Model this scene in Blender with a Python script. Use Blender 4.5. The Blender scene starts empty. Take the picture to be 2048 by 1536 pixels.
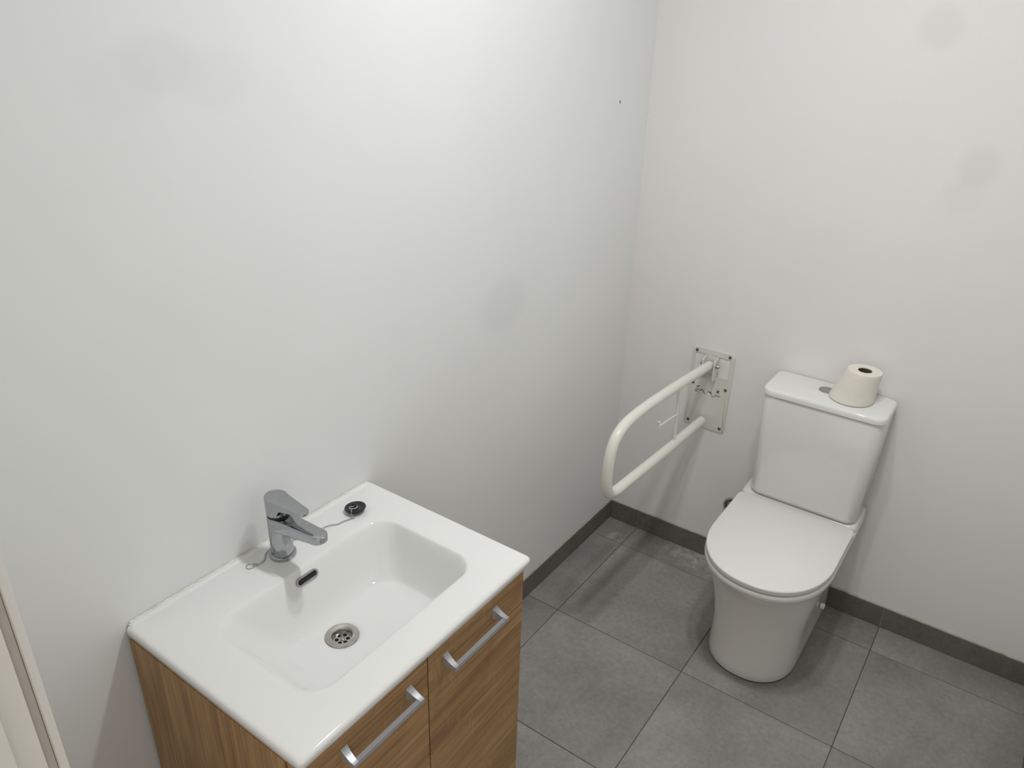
import bpy, bmesh, math, random
from mathutils import Vector, Matrix
random.seed(7)
S = bpy.context.scene
COL = S.collection

# ------------------------------------------------------------------ camera, world, lights, exposure
FPX = 1529.7
cam_d = bpy.data.cameras.new('camera')
cam = bpy.data.objects.new('camera', cam_d)
COL.objects.link(cam)
cam_d.sensor_fit = 'HORIZONTAL'
cam_d.sensor_width = 36.0
cam_d.lens = 36.0 * FPX / 2048.0
cam_d.clip_start = 0.02
RT = Vector((0.5818366, -0.8129038, 0.02556522))
DN = Vector((-0.33748609, -0.26991699, -0.90180261))
FW = Vector((0.73997926, 0.51607386, -0.43139131))
cam.matrix_world = Matrix(((RT.x, -DN.x, -FW.x, -2.3331), (RT.y, -DN.y, -FW.y, -1.1314),
                           (RT.z, -DN.z, -FW.z, 1.798), (0, 0, 0, 1)))
S.camera = cam

LAMP_X, LAMP_YS, LAMP_Z = -1.04, (-0.62, -0.84), 2.67
LAMP_W = 10.5
EXPOSURE = -0.71
world = bpy.data.worlds.new('hall_ambience')
world.use_nodes = True
world.node_tree.nodes['Background'].inputs[0].default_value = (1.0, 0.95, 0.89, 1)
world.node_tree.nodes['Background'].inputs[1].default_value = 1.40
S.world = world
for k, ly in enumerate(LAMP_YS):
    ld = bpy.data.lights.new('ceiling_lamp_light', 'AREA')
    ld.shape = 'DISK'
    ld.size = 0.11
    ld.energy = LAMP_W
    ld.spread = math.radians(152)   # the heads' rims cut the light off near the ceiling
    ld.color = (0.985, 0.99, 1.0)
    lo = bpy.data.objects.new('ceiling_lamp_light', ld)
    lo.location = (LAMP_X, ly, LAMP_Z - 0.004)
    COL.objects.link(lo)
S.view_settings.view_transform = 'Standard'
S.view_settings.look = 'None'
S.view_settings.gamma = 1.0
S.view_settings.use_curve_mapping = False
S.view_settings.exposure = EXPOSURE

# ------------------------------------------------------------------ materials
def srgb(r, g, b):
    f = lambda c: (c / 255 / 12.92) if c / 255 <= 0.04045 else ((c / 255 + 0.055) / 1.055) ** 2.4
    return (f(r), f(g), f(b), 1)

class NT:
    def __init__(s, name):
        s.m = bpy.data.materials.new(name)
        s.m.use_nodes = True
        s.t = s.m.node_tree
        s.b = s.t.nodes['Principled BSDF']
    def n(s, typ, **kw):
        x = s.t.nodes.new(typ)
        for k, v in kw.items():
            if k.startswith('i_'):
                key = k[2:]
                key = int(key) if key.isdigit() else key.replace('_', ' ')
                x.inputs[key].default_value = v
            else:
                setattr(x, k, v)
        return x
    def l(s, a, ao, b, bi):
        s.t.links.new(a.outputs[ao], b.inputs[bi])
    def set(s, **kw):
        for k, v in kw.items():
            s.b.inputs[k.replace('_', ' ')].default_value = v
        return s
    def ramp(s, *stops):
        r = s.n('ShaderNodeValToRGB')
        e = r.color_ramp.elements
        while len(e) < len(stops):
            e.new(0.5)
        for i, (p, c) in enumerate(stops):
            e[i].position = p
            e[i].color = c
        return r
    def bump(s, src, out, strength, dist):
        b = s.n('ShaderNodeBump', i_Strength=strength, i_Distance=dist)
        s.l(src, out, b, 'Height')
        s.l(b, 'Normal', s.b, 'Normal')
        return b

def plain(name, col, rough=0.5, metal=0.0, coat=0.0, noise=0.04, scale=40, bump=0.0, spec=None):
    m = NT(name)
    tc = m.n('ShaderNodeTexCoord')
    ns = m.n('ShaderNodeTexNoise', i_Scale=scale, i_Detail=4.0)
    m.l(tc, 'Object', ns, 'Vector')
    lo = tuple(c * (1 - noise) for c in col[:3]) + (1,)
    hi = tuple(min(1, c * (1 + noise)) for c in col[:3]) + (1,)
    r = m.ramp((0.3, lo), (0.7, hi))
    m.l(ns, 'Fac', r, 'Fac')
    m.l(r, 'Color', m.b, 'Base Color')
    m.set(Roughness=rough, Metallic=metal)
    if coat:
        m.set(Coat_Weight=coat, Coat_Roughness=0.04)
    if spec is not None:
        m.b.inputs['Specular IOR Level'].default_value = spec
    if bump:
        m.bump(ns, 'Fac', bump, 0.001)
    return m.m

def wall_paint(name, col, spots):
    """emulsion paint with roller grain and slightly greyer touched-up filler patches at real places on the wall"""
    m = NT(name)
    tc = m.n('ShaderNodeTexCoord')
    n1 = m.n('ShaderNodeTexNoise', i_Scale=1.6, i_Detail=3.0)
    m.l(tc, 'Object', n1, 'Vector')
    r = m.ramp((0.3, tuple(c * 0.975 for c in col[:3]) + (1,)), (0.7, tuple(min(1, c * 1.02) for c in col[:3]) + (1,)))
    m.l(n1, 'Fac', r, 'Fac')
    last, lo = r, 'Color'
    n3 = m.n('ShaderNodeTexNoise', i_Scale=9.0, i_Detail=2.0)
    m.l(tc, 'Object', n3, 'Vector')
    for (p, rad, dark) in spots:
        sub = m.n('ShaderNodeVectorMath', operation='SUBTRACT')
        sub.inputs[1].default_value = p
        m.l(tc, 'Object', sub, 0)
        dv = m.n('ShaderNodeVectorMath', operation='MULTIPLY')
        dv.inputs[1].default_value = (0.70, 1, 1)
        m.l(sub, 'Vector', dv, 0)
        d = m.n('ShaderNodeVectorMath', operation='LENGTH')
        m.l(dv, 'Vector', d, 0)
        a = m.n('ShaderNodeMath', operation='MULTIPLY_ADD', i_1=0.016, i_2=-0.008)
        m.l(n3, 'Fac', a, 0)
        ad = m.n('ShaderNodeMath', operation='ADD')
        m.l(d, 'Value', ad, 0)
        m.l(a, 'Value', ad, 1)
        mr = m.n('ShaderNodeMapRange', interpolation_type='SMOOTHSTEP')
        mr.inputs['From Min'].default_value = rad * 0.55
        mr.inputs['From Max'].default_value = rad * 1.25
        mr.inputs['To Min'].default_value = dark
        mr.inputs['To Max'].default_value = 0.0
        m.l(ad, 'Value', mr, 'Value')
        mx = m.n('ShaderNodeMix', data_type='RGBA', blend_type='MIX')
        m.l(mr, 'Result', mx, 0)
        m.l(last, lo, mx, 6)
        mx.inputs[7].default_value = tuple(c * 0.80 for c in col[:3]) + (1,)
        last, lo = mx, 2
    m.l(last, lo, m.b, 'Base Color')
    m.set(Roughness=0.55)
    n2 = m.n('ShaderNodeTexNoise', i_Scale=260.0, i_Detail=3.0)
    m.l(tc, 'Object', n2, 'Vector')
    m.bump(n2, 'Fac', 0.10, 0.001)
    return m.m

def wood(name, axis):
    """oak-look laminate, grain along the given axis (0 = x, 2 = z), faint saw marks across it"""
    m = NT(name)
    tc = m.n('ShaderNodeTexCoord')
    info = m.n('ShaderNodeObjectInfo')
    off = m.n('ShaderNodeVectorMath', operation='SCALE')
    off.inputs[0].default_value = (3.1, 5.3, 7.7)
    m.l(info, 'Random', off, 'Scale')
    ad = m.n('ShaderNodeVectorMath', operation='ADD')
    m.l(tc, 'Object', ad, 0)
    m.l(off, 'Vector', ad, 1)
    mp = m.n('ShaderNodeMapping')
    mp.inputs['Scale'].default_value = (0.9, 9, 9) if axis == 0 else (9, 9, 0.9)
    m.l(ad, 'Vector', mp, 'Vector')
    big = m.n('ShaderNodeTexNoise', i_Scale=2.2, i_Detail=5.0, i_Roughness=0.6, i_Distortion=0.8)
    m.l(mp, 'Vector', big, 'Vector')
    mp2 = m.n('ShaderNodeMapping')
    mp2.inputs['Scale'].default_value = (3, 120, 120) if axis == 0 else (120, 120, 3)
    m.l(ad, 'Vector', mp2, 'Vector')
    fine = m.n('ShaderNodeTexNoise', i_Scale=1.6, i_Detail=4.0, i_Roughness=0.65)
    m.l(mp2, 'Vector', fine, 'Vector')
    r = m.ramp((0.26, srgb(142, 107, 68)), (0.42, srgb(165, 128, 84)), (0.58, srgb(180, 143, 97)), (0.78, srgb(156, 120, 77)))
    m.l(big, 'Fac', r, 'Fac')
    r2 = m.ramp((0.30, srgb(186, 178, 168)), (0.62, srgb(255, 255, 255)))
    m.l(fine, 'Fac', r2, 'Fac')
    mul = m.n('ShaderNodeMix', data_type='RGBA', blend_type='MULTIPLY')
    mul.inputs[0].default_value = 0.85
    m.l(r, 'Color', mul, 6)
    m.l(r2, 'Color', mul, 7)
    # saw marks: short strokes slanting across the grain, only in patches
    mp3 = m.n('ShaderNodeMapping')
    mp3.inputs['Scale'].default_value = (210, 40, 28) if axis == 0 else (28, 28, 210)
    mp3.inputs['Rotation'].default_value = (0, 0.35, 0)
    m.l(ad, 'Vector', mp3, 'Vector')
    saw = m.n('ShaderNodeTexNoise', i_Scale=1.0, i_Detail=1.0)
    m.l(mp3, 'Vector', saw, 'Vector')
    patch = m.n('ShaderNodeTexNoise', i_Scale=9.0, i_Detail=1.0)
    m.l(ad, 'Vector', patch, 'Vector')
    pr = m.ramp((0.50, (0, 0, 0, 1)), (0.62, (1, 1, 1, 1)))
    m.l(patch, 'Fac', pr, 'Fac')
    sr = m.ramp((0.52, (0, 0, 0, 1)), (0.66, (1, 1, 1, 1)))
    m.l(saw, 'Fac', sr, 'Fac')
    pm = m.n('ShaderNodeMix', data_type='RGBA', blend_type='MULTIPLY')
    pm.inputs[0].default_value = 1.0
    m.l(pr, 'Color', pm, 6)
    m.l(sr, 'Color', pm, 7)
    sc = m.n('ShaderNodeMath', operation='MULTIPLY', i_1=0.33 if axis == 0 else 0.0)
    m.l(pm, 2, sc, 0)
    fin = m.n('ShaderNodeMix', data_type='RGBA', blend_type='MIX')
    m.l(sc, 'Value', fin, 0)
    m.l(mul, 2, fin, 6)
    fin.inputs[7].default_value = srgb(186, 158, 122)
    m.l(fin, 2, m.b, 'Base Color')
    m.set(Roughness=0.5)
    m.bump(fine, 'Fac', 0.12, 0.0006)
    return m.m

def tile_mat(name, base, dust=False, contrast=1.0):
    """grey cement-look porcelain, cloudy, per-tile shift; dust = plaster dust left beside the toilet"""
    m = NT(name)
    tc = m.n('ShaderNodeTexCoord')
    geo = m.n('ShaderNodeNewGeometry')
    info = m.n('ShaderNodeObjectInfo')
    off = m.n('ShaderNodeVectorMath', operation='SCALE')
    off.inputs[0].default_value = (13.1, 5.3, 7.7)
    m.l(info, 'Random', off, 'Scale')
    ad = m.n('ShaderNodeVectorMath', operation='ADD')
    m.l(geo, 'Position', ad, 0)
    m.l(off, 'Vector', ad, 1)
    n1 = m.n('ShaderNodeTexNoise', i_Scale=3.4, i_Detail=8.0, i_Roughness=0.62, i_Distortion=0.4)
    m.l(ad, 'Vector', n1, 'Vector')
    n2 = m.n('ShaderNodeTexNoise', i_Scale=70.0, i_Detail=5.0, i_Roughness=0.7)
    m.l(ad, 'Vector', n2, 'Vector')
    c = lambda k: tuple(x * (1 + (k - 1) * contrast) for x in base[:3]) + (1,)
    r = m.ramp((0.32, c(0.80)), (0.5, c(1.0)), (0.68, c(1.20)))
    m.l(n1, 'Fac', r, 'Fac')
    r2 = m.ramp((0.25, (0.74, 0.74, 0.74, 1)), (0.7, (1.10, 1.10, 1.10, 1)))
    m.l(n2, 'Fac', r2, 'Fac')
    mul = m.n('ShaderNodeMix', data_type='RGBA', blend_type='MULTIPLY')
    mul.inputs[0].default_value = 0.8
    m.l(r, 'Color', mul, 6)
    m.l(r2, 'Color', mul, 7)
    last = mul
    if dust:
        for (p, sx, sy, amt, nsc) in (((-0.045, -0.42, 0), 0.10, 0.24, 0.95, 26), ((-0.115, -0.095, 0), 0.05, 0.05, 0.8, 34)):
            sub = m.n('ShaderNodeVectorMath', operation='SUBTRACT')
            sub.inputs[1].default_value = p
            m.l(geo, 'Position', sub, 0)
            dv = m.n('ShaderNodeVectorMath', operation='DIVIDE')
            dv.inputs[1].default_value = (sx, sy, 1)
            m.l(sub, 'Vector', dv, 0)
            ln = m.n('ShaderNodeVectorMath', operation='LENGTH')
            m.l(dv, 'Vector', ln, 0)
            mk = m.n('ShaderNodeMapRange', interpolation_type='SMOOTHSTEP')
            mk.inputs['From Min'].default_value = 0.1
            mk.inputs['From Max'].default_value = 1.05
            mk.inputs['To Min'].default_value = amt
            mk.inputs['To Max'].default_value = 0
            m.l(ln, 'Value', mk, 'Value')
            nd = m.n('ShaderNodeTexNoise', i_Scale=float(nsc), i_Detail=6.0, i_Roughness=0.7, i_Distortion=0.6)
            m.l(geo, 'Position', nd, 'Vector')
            rr = m.ramp((0.42, (0, 0, 0, 1)), (0.66, (1, 1, 1, 1)))
            m.l(nd, 'Fac', rr, 'Fac')
            mm = m.n('ShaderNodeMath', operation='MULTIPLY')
            m.l(mk, 'Result', mm, 0)
            m.l(rr, 'Color', mm, 1)
            mx = m.n('ShaderNodeMix', data_type='RGBA', blend_type='MIX')
            m.l(mm, 'Value', mx, 0)
            m.l(last, 2, mx, 6)
            mx.inputs[7].default_value = srgb(196, 190, 178)
            last = mx
    m.l(last, 2, m.b, 'Base Color')
    m.set(Roughness=0.52)
    m.b.inputs['Specular IOR Level'].default_value = 0.35
    m.bump(n2, 'Fac', 0.10, 0.001)
    return m.m

M = {}
M['wall_left'] = wall_paint('white_wall_paint_left', (0.835, 0.848, 0.835, 1),
    [((-0.761, 0, 1.105), 0.078, 0.30), ((-1.641, 0, 1.726), 0.046, 0.26), ((-1.71, 0, 1.70), 0.05, 0.14), ((-1.55, 0, 1.70), 0.05, 0.16)])
M['wall_back'] = wall_paint('white_wall_paint_back', (0.845, 0.826, 0.812, 1),
    [((0, -0.78, 1.804), 0.056, 0.30), ((0, -0.945, 1.484), 0.055, 0.36), ((0, -0.925, 1.41), 0.05, 0.18)])
M['wall'] = wall_paint('white_wall_paint', (0.84, 0.835, 0.82, 1), [])
M['ceiling'] = plain('white_ceiling_paint', (0.87, 0.87, 0.86, 1), 0.7)
M['tile'] = tile_mat('grey_cement_tile', (0.290, 0.280, 0.262, 1), dust=True)
M['skirt'] = tile_mat('shaded_skirting_tile', (0.165, 0.150, 0.130, 1), contrast=0.8)  # same tile as the floor, its shade put into a darker base colour
M['grout'] = plain('dark_grey_grout', (0.085, 0.082, 0.076, 1), 0.9, noise=0.1)
M['skgrout'] = plain('light_grey_grout', (0.26, 0.25, 0.22, 1), 0.9, noise=0.1)
M['caulk'] = plain('cream_sealant', (0.50, 0.485, 0.39, 1), 0.5, noise=0.15, scale=60)
M['caulk_w'] = plain('white_sealant', (0.74, 0.73, 0.66, 1), 0.4, noise=0.10, scale=30)
M['ceramic'] = plain('white_glazed_ceramic', (0.80, 0.805, 0.785, 1), 0.06, noise=0.008, scale=6)
M['pan'] = plain('white_toilet_ceramic', (0.76, 0.75, 0.725, 1), 0.10, noise=0.01, scale=6)
M['plastic'] = plain('white_seat_plastic', (0.80, 0.795, 0.775, 1), 0.22, noise=0.008, scale=8)
M['chrome'] = plain('chrome', (0.43, 0.44, 0.46, 1), 0.07, 1.0, noise=0.05, scale=140)
M['wire'] = plain('bright_wire', (0.78, 0.78, 0.80, 1), 0.3, 0.6, noise=0.02)
M['steel'] = plain('brushed_steel', (0.52, 0.50, 0.47, 1), 0.22, 1.0, noise=0.08, scale=60)
M['satin'] = plain('satin_nickel', (0.43, 0.44, 0.465, 1), 0.36, 0.45, noise=0.03, scale=200)
M['black'] = plain('black_rubber', (0.012, 0.012, 0.014, 1), 0.42, noise=0.1)
M['void'] = plain('dark_hollow', (0.006, 0.006, 0.007, 1), 0.5)
M['railpaint'] = plain('cream_white_powder_coat', (0.78, 0.77, 0.70, 1), 0.25, noise=0.01, scale=20)
M['plate'] = plain('cream_painted_steel_plate', (0.715, 0.705, 0.645, 1), 0.35, noise=0.02, scale=20)
M['screw'] = plain('dull_screw_steel', (0.20, 0.19, 0.18, 1), 0.40, 1.0, noise=0.1, scale=300)
M['ink'] = plain('black_print', (0.02, 0.02, 0.02, 1), 0.6)
M['label'] = plain('pale_sticker', (0.72, 0.71, 0.66, 1), 0.3)
M['wood_h'] = wood('oak_laminate_horizontal', 0)
M['wood_v'] = wood('oak_laminate_vertical', 2)
M['paper'] = plain('soft_white_paper', (0.80, 0.775, 0.69, 1), 0.9, noise=0.03, scale=180, bump=0.3, spec=0.1)
M['card'] = plain('cardboard_and_base_shade', (0.10, 0.075, 0.05, 1), 0.9, noise=0.1)
M['door_paint'] = plain('cream_white_gloss_joinery', (0.72, 0.70, 0.65, 1), 0.35, noise=0.015, scale=14)
M['seal'] = plain('pale_grey_seal', (0.50, 0.47, 0.42, 1), 0.6)
M['button'] = plain('satin_chrome_button', (0.45, 0.44, 0.45, 1), 0.28, 1.0, noise=0.03)

# ------------------------------------------------------------------ mesh helpers
def link(name, bm, mat, parent=None, loc=(0, 0, 0), smooth=35, keep=False):
    """turn a world-coordinate bmesh into one object with its origin at loc (or its parent's loc)"""
    me = bpy.data.meshes.new(name)
    base = Vector(parent['_loc']) if parent is not None else Vector(loc)
    bmesh.ops.recalc_face_normals(bm, faces=bm.faces)
    bmesh.ops.translate(bm, verts=bm.verts, vec=-base)
    if smooth:
        ang = math.radians(smooth)
        for f in bm.faces:
            f.smooth = True
        for e in bm.edges:
            if len(e.link_faces) == 2 and e.calc_face_angle(0) > ang:
                e.smooth = False
    bm.to_mesh(me)
    bm.free()
    me.materials.append(mat)
    o = bpy.data.objects.new(name, me)
    COL.objects.link(o)
    o['_loc'] = list(base)
    if parent is not None:
        o.parent = parent
    else:
        o.location = base
    return o

def empty(name, loc):
    o = bpy.data.objects.new(name, None)
    o.empty_display_size = 0.05
    o.location = loc
    o['_loc'] = list(loc)
    COL.objects.link(o)
    return o

def tag(o, label=None, cat=None, group=None, kind=None):
    if label: o['label'] = label
    if cat: o['category'] = cat
    if group: o['group'] = group
    if kind: o['kind'] = kind
    return o

def box(bm, x0, x1, y0, y1, z0, z1, bev=0.0, seg=2):
    r = bmesh.ops.create_cube(bm, size=1.0)
    vs = r['verts']
    c = Vector(((x0 + x1) / 2, (y0 + y1) / 2, (z0 + z1) / 2))
    for v in vs:
        v.co = Vector((v.co.x * abs(x1 - x0), v.co.y * abs(y1 - y0), v.co.z * abs(z1 - z0))) + c
    if bev:
        es = list({e for v in vs for e in v.link_edges})
        bmesh.ops.bevel(bm, geom=es, offset=bev, segments=seg, affect='EDGES', profile=0.6)
    return vs

def boxm(*a, **k):
    bm = bmesh.new()
    box(bm, *a, **k)
    return bm

def loft(bm, rings, cap0=True, cap1=True, closed=True):
    rows = [[bm.verts.new(p) for p in r] for r in rings]
    n = len(rows[0])
    for a, b in zip(rows, rows[1:]):
        for i in range(n if closed else n - 1):
            j = (i + 1) % n
            try:
                bm.faces.new((a[i], a[j], b[j], b[i]))
            except ValueError:
                pass
    if cap0: bm.faces.new(rows[0])
    if cap1: bm.faces.new(list(reversed(rows[-1])))
    return rows

def tube(bm, pts, r, n=14, caps=True):
    """round tube along a polyline; r may be a list"""
    pts = [Vector(p) for p in pts]
    rs = r if isinstance(r, (list, tuple)) else [r] * len(pts)
    ref = None
    rings = []
    for i, p in enumerate(pts):
        t = (pts[min(i + 1, len(pts) - 1)] - pts[max(i - 1, 0)]).normalized()
        if ref is None:
            ref = t.orthogonal().normalized()
        ref = (ref - t * ref.dot(t)).normalized()
        b = t.cross(ref)
        rings.append([p + (ref * math.cos(2 * math.pi * k / n) + b * math.sin(2 * math.pi * k / n)) * rs[i] for k in range(n)])
    loft(bm, rings, caps, caps)

def lathe(bm, prof, c, n=40, axis=(0, 0, 1), cap0=True, cap1=True):
    """prof: list of (radius, height along axis)"""
    ax = Vector(axis).normalized()
    u = ax.orthogonal().normalized()
    w = ax.cross(u)
    c = Vector(c)
    rings = [[c + ax * h + (u * math.cos(2 * math.pi * k / n) + w * math.sin(2 * math.pi * k / n)) * r for k in range(n)] for r, h in prof]
    loft(bm, rings, cap0, cap1)

def torus(bm, c, R, r, axis=(0, 0, 1), n=28, m=10, a0=0, a1=2 * math.pi):
    ax = Vector(axis).normalized()
    u = ax.orthogonal().normalized()
    w = ax.cross(u)
    c = Vector(c)
    full = abs(a1 - a0 - 2 * math.pi) < 1e-6
    rows = []
    for i in range(n if full else n + 1):
        a = a0 + (a1 - a0) * i / n
        d = u * math.cos(a) + w * math.sin(a)
        rows.append([bm.verts.new(c + d * (R + r * math.cos(2 * math.pi * k / m)) + ax * r * math.sin(2 * math.pi * k / m)) for k in range(m)])
    L = len(rows)
    for i in range(L if full else L - 1):
        a, b = rows[i], rows[(i + 1) % L]
        for k in range(m):
            bm.faces.new((a[k], a[(k + 1) % m], b[(k + 1) % m], b[k]))

def rrect(x0, x1, y0, y1, r, nc=8, ne=6):
    """rounded rectangle, fixed point count; r = one radius or (x1y1, x0y1, x0y0, x1y0)"""
    rs = r if isinstance(r, (list, tuple)) else [r] * 4
    cs = [(x1 - rs[0], y1 - rs[0], 0), (x0 + rs[1], y1 - rs[1], 90), (x0 + rs[2], y0 + rs[2], 180), (x1 - rs[3], y0 + rs[3], 270)]
    P = []
    arcs = []
    for (cx, cy, a), rr in zip(cs, rs):
        arcs.append([(cx + rr * math.cos(math.radians(a + 90 * k / nc)), cy + rr * math.sin(math.radians(a + 90 * k / nc))) for k in range(nc + 1)])
    for i in range(4):
        P += arcs[i]
        a, b = arcs[i][-1], arcs[(i + 1) % 4][0]
        for k in range(1, ne):
            P.append((a[0] + (b[0] - a[0]) * k / ne, a[1] + (b[1] - a[1]) * k / ne))
    return P

def dshape(yc, hw, xb, xs, xf, rb=0.02, n=40, e=2.15):
    """D outline: straight back at xb (rounded corners rb), straight sides to xs, bowed front reaching xf; fixed point count"""
    P = []
    for k in range(7):
        a = math.radians(90 * k / 6)
        P.append((xb - rb + rb * math.cos(a), yc + hw - rb + rb * math.sin(a)))
    for k in range(1, 6):
        P.append((xb - rb + (xs - xb + rb) * k / 6, yc + hw))
    for k in range(n + 1):
        t = math.pi / 2 - math.pi * k / n
        s, c = math.sin(t), math.cos(t)
        P.append((xs - (xs - xf) * abs(c) ** (2 / e), yc + hw * math.copysign(abs(s) ** (2 / e), s)))
    for k in range(1, 6):
        P.append((xs + (xb - rb - xs) * k / 6, yc - hw))
    for k in range(7):
        a = math.radians(-90 + 90 * k / 6)
        P.append((xb - rb + rb * math.cos(a), yc - hw + rb + rb * math.sin(a)))
    for k in range(1, 4):
        P.append((xb, yc - hw + rb + (2 * hw - 2 * rb) * k / 4))
    return P

def ring3(P, z):
    return [(x, y, z) for x, y in P]

def ribbon(bm, pts, w, fx, out):
    """flat printed stroke on the plane x = fx, given (y, z) points"""
    for (y0, z0), (y1, z1) in zip(pts, pts[1:]):
        d = Vector((y1 - y0, z1 - z0))
        if d.length < 1e-6: continue
        nrm = Vector((-d.y, d.x)).normalized() * (w / 2)
        q = [(y0 + nrm.x, z0 + nrm.y), (y1 + nrm.x, z1 + nrm.y), (y1 - nrm.x, z1 - nrm.y), (y0 - nrm.x, z0 - nrm.y)]
        loft(bm, [[(fx, a, b) for a, b in q], [(fx - out, a, b) for a, b in q]])

# ------------------------------------------------------------------ the room
RX0, RX1, RY0, RY1, RH = -2.15, 0.0, -1.475, 0.0, 2.72
TILE, JX, JY = 0.45, -0.1384, -0.1291
SK_H, SK_T = 0.0794, 0.009

fl = tag(link('floor', boxm(-3.05, 0.1, -1.58, 0.1, -0.12, -0.0022), M['grout'], smooth=0), 'grey cement-look tiled floor with thin dark joints', kind='structure')
xs = [RX1] + [JX - TILE * k for k in range(0, 7)]
ys = [RY1] + [JY - TILE * k for k in range(0, 3)] + [RY0]
g = 0.0011
for i in range(len(xs) - 1):
    for j in range(len(ys) - 1):
        bm = boxm(xs[i + 1] + g, xs[i] - g, ys[j + 1] + g, ys[j] - g, -0.010, 0.0)
        top = [e for e in bm.edges if all(v.co.z > -0.001 for v in e.verts)]
        bmesh.ops.bevel(bm, geom=top, offset=0.0006, segments=1, affect='EDGES')
        link('tile', bm, M['tile'], fl, smooth=0)

def wall(name, bm, mat, label):
    return tag(link(name, bm, mat, smooth=0), label, kind='structure')
wl = wall('wall_left', boxm(RX0 - 0.1, 0.1, 0.0, 0.1, -0.01, RH), M['wall_left'], 'white painted wall behind the washbasin')
wb = wall('wall_back', boxm(0.0, 0.1, RY0 - 0.1, 0.0, -0.01, RH), M['wall_back'], 'white painted wall behind the toilet')
wall('wall_right', boxm(RX0 - 0.1, 0.0, RY0 - 0.1, RY0, -0.01, RH), M['wall'], 'white painted wall opposite the washbasin')
DY0, DY1, DH = -1.29, -0.435, 2.06
bm = bmesh.new()
box(bm, RX0 - 0.1, RX0, DY1 + 0.022, 0.0, -0.01, RH)
box(bm, RX0 - 0.1, RX0, RY0, DY0 - 0.022, -0.01, RH)
box(bm, RX0 - 0.1, RX0, DY0 - 0.022, DY1 + 0.022, DH + 0.022, RH)
wall('wall_front', bm, M['wall'], 'white painted wall with the doorway')
wall('ceiling', boxm(RX0 - 0.1, 0.1, RY0 - 0.1, 0.1, RH, RH + 0.06), M['ceiling'], 'white painted ceiling')

# small dark nick on the wall left of the corner
bm = bmesh.new()
tube(bm, [(-0.1962, -0.0004, 1.588), (-0.1950, -0.0009, 1.583), (-0.1942, -0.0004, 1.5775)], [0.0006, 0.0013, 0.0005], 8)
link('wall_nick', bm, M['ink'], wl)

# skirting tiles, light grout between, cream sealant bead on top
def bead(bm, a, b, r, jit, n=60):
    a, b = Vector(a), Vector(b)
    pts = [a.lerp(b, k / n) + Vector((0, 0, random.uniform(-jit, jit))) for k in range(n + 1)]
    tube(bm, pts, [r * random.uniform(0.75, 1.3) for _ in pts], 6)

def skirting(name, along, cuts, label, sign):
    """along 'x' on wall y=const or 'y' on wall x=const"""
    root = tag(empty(name, (0, 0, 0)), label, kind='structure')
    for a, b in zip(cuts, cuts[1:]):
        lo, hi = min(a, b) + 0.0014, max(a, b) - 0.0014
        if along == 'x':
            y0, y1 = (-SK_T, -0.0005) if sign > 0 else (RY0 + 0.0005, RY0 + SK_T)
            bm = boxm(lo, hi, y0, y1, 0.001, SK_H - 0.001)
        else:
            bm = boxm(-SK_T, -0.0005, lo, hi, 0.001, SK_H - 0.001)
        bmesh.ops.bevel(bm, geom=bm.edges[:], offset=0.0008, segments=1, affect='EDGES')
        link('tile', bm, M['skirt'], root, smooth=0)
    lo, hi = min(cuts), max(cuts)
    if along == 'x':
        y0, y1 = (-SK_T + 0.0012, -0.0004) if sign > 0 else (RY0 + 0.0004, RY0 + SK_T - 0.0012)
        link('grout', boxm(lo, hi, y0, y1, 0.0005, SK_H - 0.002), M['skgrout'], root, smooth=0)
        bm = bmesh.new()
        yy = -0.0035 if sign > 0 else RY0 + 0.0035
        bead(bm, (lo, yy, SK_H), (hi, yy, SK_H), 0.0024, 0.0007, 110)
    else:
        link('grout', boxm(-SK_T + 0.0012, -0.0004, lo, hi, 0.0005, SK_H - 0.002), M['skgrout'], root, smooth=0)
        bm = bmesh.new()
        bead(bm, (-0.0035, lo, SK_H), (-0.0035, hi, SK_H), 0.0024, 0.0007, 90)
    link('sealant_bead', bm, M['caulk'], root)
    return root
skirting('baseboard_left', 'x', [-SK_T, JX - 0.03, JX - TILE, JX - 2 * TILE, JX - 3 * TILE, JX - 4 * TILE, RX0], 'shade-darkened grey tile skirting below the washbasin wall', 1)
skirting('baseboard_back', 'y', [-0.0005, JY, JY - TILE, JY - 2 * TILE, RY0 + SK_T], 'shade-darkened grey tile skirting below the toilet wall', 1)
skirting('baseboard_right', 'x', [-SK_T, JX, JX - TILE, JX - 2 * TILE, JX - 3 * TILE, JX - 4 * TILE, RX0], 'shade-darkened grey tile skirting opposite the washbasin', -1)

# door frame of the doorway the room is seen from: casing, lining with a seal groove, stop
dr = tag(empty('door_1', (RX0, DY1, 0)), 'cream painted door frame at the left edge', kind='structure')
for s, nm in ((1, 'casing'), (-1, 'casing')):
    yy = DY1 if s > 0 else DY0
    a, b = (yy, yy + 0.07) if s > 0 else (yy - 0.07, yy)
    link(nm, boxm(RX0 + 0.001, RX0 + 0.0095, a, b, 0.0005, DH + 0.07, bev=0.002), M['door_paint'], dr)
link('casing', boxm(RX0 + 0.001, RX0 + 0.0095, DY0, DY1, DH, DH + 0.07, bev=0.002), M['door_paint'], dr)
for s in (1, -1):
    yy = DY1 if s > 0 else DY0
    def lin(x0, x1, d0, d1):
        a, b = sorted((yy + s * d0, yy + s * d1))
        return boxm(x0, x1, a, b, 0.0005, DH, bev=0.001)
    link('door_lining', lin(RX0 - 0.1, RX0 - 0.009, 0.0, 0.022), M['door_paint'], dr)
    link('door_seal', lin(RX0 - 0.009, RX0 + 0.0005, 0.005, 0.022), M['seal'], dr)
    link('door_stop', lin(RX0 - 0.098, RX0 - 0.036, -0.013, 0.0), M['door_paint'], dr)
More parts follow.
